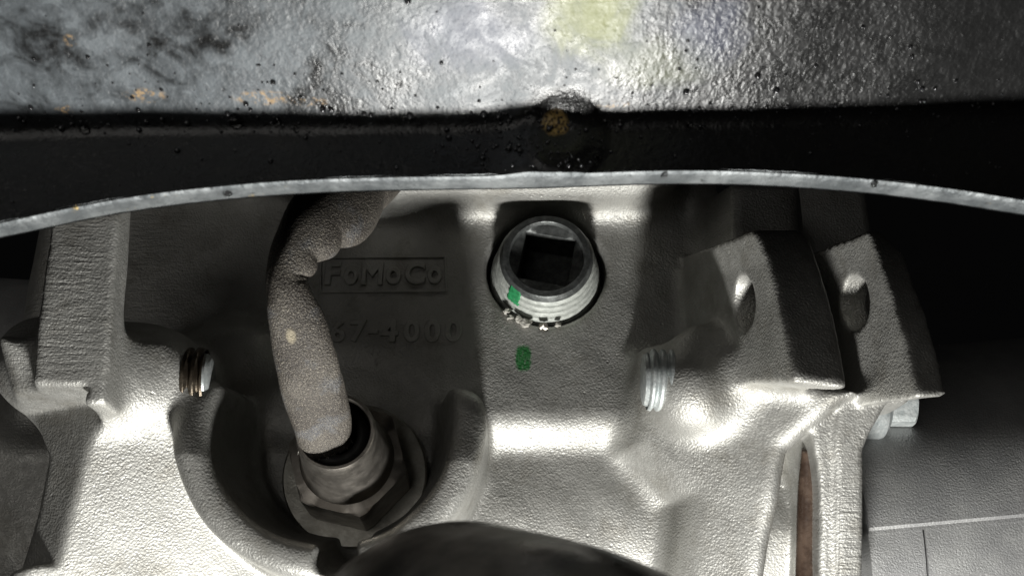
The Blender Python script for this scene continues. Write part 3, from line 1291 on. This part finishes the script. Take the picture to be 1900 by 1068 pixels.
# bare sheared edge along the arch, slightly ragged
ne = 1000
v = []
ks = 9
for i in range(ne):
    x = -95 + 190 * i / (ne - 1)
    zb = smooth_interp(x, EB)
    tb = 0.7 * math.exp(-((x - tng[0]) / 2.6) ** 2)
    rag = 0.04 * math.sin(x * 3.1) * math.sin(x * 1.3 + 1) + 0.015 * (random.random() - 0.5)
    for k in range(ks):
        t = k / (ks - 1)
        y = YF - tb * 0.6 + 0.02 + (TH - 0.04 + tb * 0.6) * t
        lift = -0.03 - 0.06 * math.sin(math.pi * t)
        zz_ = zb + lift + (0.22 if k == 0 else 0) + (0.18 if k == ks - 1 else 0) + (rag if k in (1, 0) else rag * 0.4)
        v.append((x, y - (0.06 if k == 0 else 0) + (0.06 if k == ks - 1 else 0), zz_))
recalc(link('bare_cut_edge', mesh_py(v, grid_faces(ne, ks)), M['cut'], xmem))


# ------------------------------------------------------------------ water drops on the crossmember
def drop_mesh(r, stretch=1.0, hgt=0.75, seed=0):
    rnd = random.Random(seed)
    bm = bmesh.new()
    bmesh.ops.create_uvsphere(bm, u_segments=20, v_segments=14, radius=1.0)
    a = rnd.uniform(0, 6.28)
    for q in bm.verts:
        w_ = 1 + 0.08 * math.cos(2 * math.atan2(q.co.y, q.co.x) + a)
        q.co = Vector((q.co.x * r * w_, q.co.y * r * stretch * w_, (q.co.z * hgt) * r)) * S
    me = bpy.data.meshes.new('drop')
    bm.to_mesh(me)
    bm.free()
    return me


def xm_point(px, py):
    """where the pixel's ray meets the crossmember's front skin"""
    u_ = (px - 950.0) / FPX
    v_ = -(py - 534.0) / FPX
    d = np.array([u_, math.cos(PITCH) - v_ * math.sin(PITCH), math.sin(PITCH) + v_ * math.cos(PITCH)])
    d /= np.linalg.norm(d)
    rel = front_v.reshape(-1, 3) - CAM
    t = rel @ d
    e = np.linalg.norm(rel - t[:, None] * d, axis=1)
    i = int(np.argmin(e))
    s_ = section(xs_[i // m])[i % m]
    return CAM + d * t[i], np.array(s_[2], float)


for i, (px, py, rpx, st, lab) in enumerate((
        (438, 226, 12, 1.1, 'largest clear water drop hanging at the fold of the crossmember'),
        (157, 240, 9, 1.1, 'round water drop at the fold near the far left end of the crossmember'),
        (515, 224, 6, 1.4, 'small water drop just right of the largest drop on the fold'),
        (549, 240, 5, 1.5, 'tiny elongated water drop below the fold, second right of the largest drop'),
        (1107, 294, 7, 1.0, 'lone round water drop low on the black flange right of the weld button'),
        (946, 268, 5, 1.3, 'small water drop on the black flange left of the weld button'),
        (1278, 232, 5, 1.0, 'tiny water drop on the black flange well right of the weld button'))):
    p, n = xm_point(px, py)
    o = link('water_drop', drop_mesh(rpx * 0.0565, st, 0.8, i), M['water'])
    o.location = Vector(p + n * rpx * 0.0565 * 0.25) * S
    o.rotation_euler = Vector(n).to_track_quat('Z', 'Y').to_euler()
    tag(o, lab, 'water drop', 'water drops on the crossmember')
for i, (px, py, rpx, lab) in enumerate((
        (415, 358, 9, 'water drop clinging to the bare cut edge left of the hanging sleeve'),
        (1627, 345, 8, 'dark water drop on the bare cut edge above the two drilled lugs'),
        (1234, 322, 7, 'water drop on the bare cut edge above the zinc stud'))):
    p = P(px, py, YF)
    z = smooth_interp(p[0], EB)
    yv = YF + TH * (0.45 if i == 0 else 0.2)
    o = link('water_drop', drop_mesh(rpx * 0.0565, 1.0, 0.8, 40 + i), M['water'])
    o.location = Vector((p[0], yv, z - 0.1)) * S
    o.rotation_euler = (math.pi, 0, 0)
    tag(o, lab, 'water drop', 'water drops on the crossmember')

# the mist of tiny droplets, too many to count
rnd = random.Random(3)
bmv, bmf = [], []
unit = bmesh.new()
bmesh.ops.create_icosphere(unit, subdivisions=1, radius=1.0)
uv_ = [tuple(q.co) for q in unit.verts]
uf_ = [tuple(q.index for q in fc.verts) for fc in unit.faces]
unit.free()
for i in range(900):
    ix = rnd.randrange(40, nx - 40)
    if rnd.random() < 0.62:
        k = int(rnd.gauss(34, 5))
    else:
        k = rnd.randrange(4, 60)
    if rnd.random() < 0.22:
        ix = int(rnd.gauss((bxp[0] - 3 + 95) / 190 * nx, 12))
        k = int(rnd.uniform(2, 30))
    k = min(max(k, 2), m - 2)
    ix = min(max(ix, 1), nx - 2)
    p = front_v[ix, k]
    n = np.array(section(xs_[ix])[k][2], float)
    r = min(0.4, 0.07 + rnd.expovariate(1 / 0.08))
    b0 = len(bmv)
    jx = rnd.uniform(-0.2, 0.2)
    for q in uv_:
        bmv.append((p[0] + jx + q[0] * r, p[1] + q[1] * r + n[1] * r * 0.2, p[2] + q[2] * r + n[2] * r * 0.2))
    bmf += [tuple(b0 + t for t in fc) for fc in uf_]
o = link('droplet_mist', mesh_py(bmv, bmf), M['mist'])
tag(o, 'fine mist of tiny water droplets sprinkled over the black crossmember', 'water', kind='stuff')

# ------------------------------------------------------------------ flange bolt under the second lug
fb_c = P(1600, 744, -1)
fb = empty('flange_bolt', fb_c, 'bright zinc flange bolt showing under the outer drilled lug', 'bolt')
fax = (1, -0.05, -0.02)
o = link('flange', lathe(fb_c, fax, [(-2, 6.7), (2.2, 6.8), (3.0, 6.5), (3.9, 5.2), (3.9, 0.1)], 56), M['zinc'], fb)
recalc(o); sharp(o, 30)
o = link('hexagon_head', hex_mesh(Vector([float(q) for q in fb_c]), fax, 4.3, 3.8, 8.4, 0.5, 0.5), M['zinc'], fb)
recalc(o); sharp(o, 25)

# ------------------------------------------------------------------ brown seal in the slot
sa = [P(1498, 832, -11), P(1498, 900, -7.5), P(1497, 980, -4), P(1494, 1070, -1), P(1488, 1160, 1)]
o = link('brown_seal', tube_mesh([list(p) + [r] for p, r in zip(sa, (0.9, 1.5, 1.7, 1.7, 1.7))], 1.6, 20, 50), M['brown'])
recalc(o)
tag(o, 'glossy brown rubber seal lying in the slot of the housing flange', 'seal')


# ------------------------------------------------------------------ axle tubes on either side
def extrude_profile(prof, x0, x1, nseg=2):
    v = []
    xs = np.linspace(x0, x1, nseg)
    for x in xs:
        for y, z in prof:
            v.append((x, y, z))
    f = grid_faces(nseg, len(prof))
    f.append(tuple(range(len(prof))))
    f.append(tuple(range((nseg - 1) * len(prof) + len(prof) - 1, (nseg - 1) * len(prof) - 1, -1)))
    return mesh_py(v, f)


ctr = (31.0, -38.0)
R1 = 33.0


def arc(r, a0, a1, n):
    return [(ctr[0] - r * math.cos(math.radians(a0 + (a1 - a0) * i / (n - 1))), ctr[1] - r * math.sin(math.radians(a0 + (a1 - a0) * i / (n - 1)))) for i in range(n)]


at = empty('axle_tube', (0, 0, 0), 'grey cast axle tube running away beside the outer drilled lug', 'axle tube')
prof = arc(R1, -80, 11, 50) + arc(R1 - 0.5, 12, 13, 2) + arc(R1 - 3, 13, 14, 2) + [(50, ctr[1] - 7), (50, ctr[1] + 33)]
o = link('tube_shell', extrude_profile(prof, 0, 90, 6), M['tube'], at)
recalc(o); sharp(o, 40)
prof2 = arc(R1 - 1.0, 10, 86, 30) + [(48, ctr[1] - 32), (48, ctr[1] - 5)]
o = link('clamp_band', extrude_profile(prof2, 0, 9.3, 3), M['tube'], at)
recalc(o); sharp(o, 40)
o = link('lower_sleeve', extrude_profile(prof2, 9.7, 90, 6), M['tube'], at)
recalc(o); sharp(o, 40)
at.location = Vector((P(1600, 900, -6)[0] - 2, 0, 0)) * S
at.rotation_euler = (0, math.radians(-5), 0)

ctr = (38.0, -14.0)
prof = [(ctr[0] - 30 * math.cos(math.radians(-170 + 340 * i / 79)), ctr[1] - 30 * math.sin(math.radians(-170 + 340 * i / 79))) for i in range(80)]
at2 = link('axle_tube', extrude_profile(prof, -60, 30, 6), M['tube'])
recalc(at2); sharp(at2, 40)
at2.location = Vector((P(40, 700, 8)[0] - 28, 0, 0)) * S
at2.rotation_euler = (0, math.radians(4), 0)
tag(at2, 'dark grey axle tube behind the ridged column of the housing', 'axle tube')

# ------------------------------------------------------------------ dark bent pipe in the near foreground
q0 = P(948, 1172, -92)
pp = [q0 + np.array(t) for t in ((-5, 4, -5.0), (-2.5, -4, -6.2), (7, -14, -11.5), (14, -22, -26), (24, -28, -46))]
pd = link('bent_pipe', tube_mesh(pp, 14.0, 64, 60), M['pipe'])
recalc(pd)
tag(pd, 'dark dirty bent pipe poking up out of focus below the housing', 'pipe')
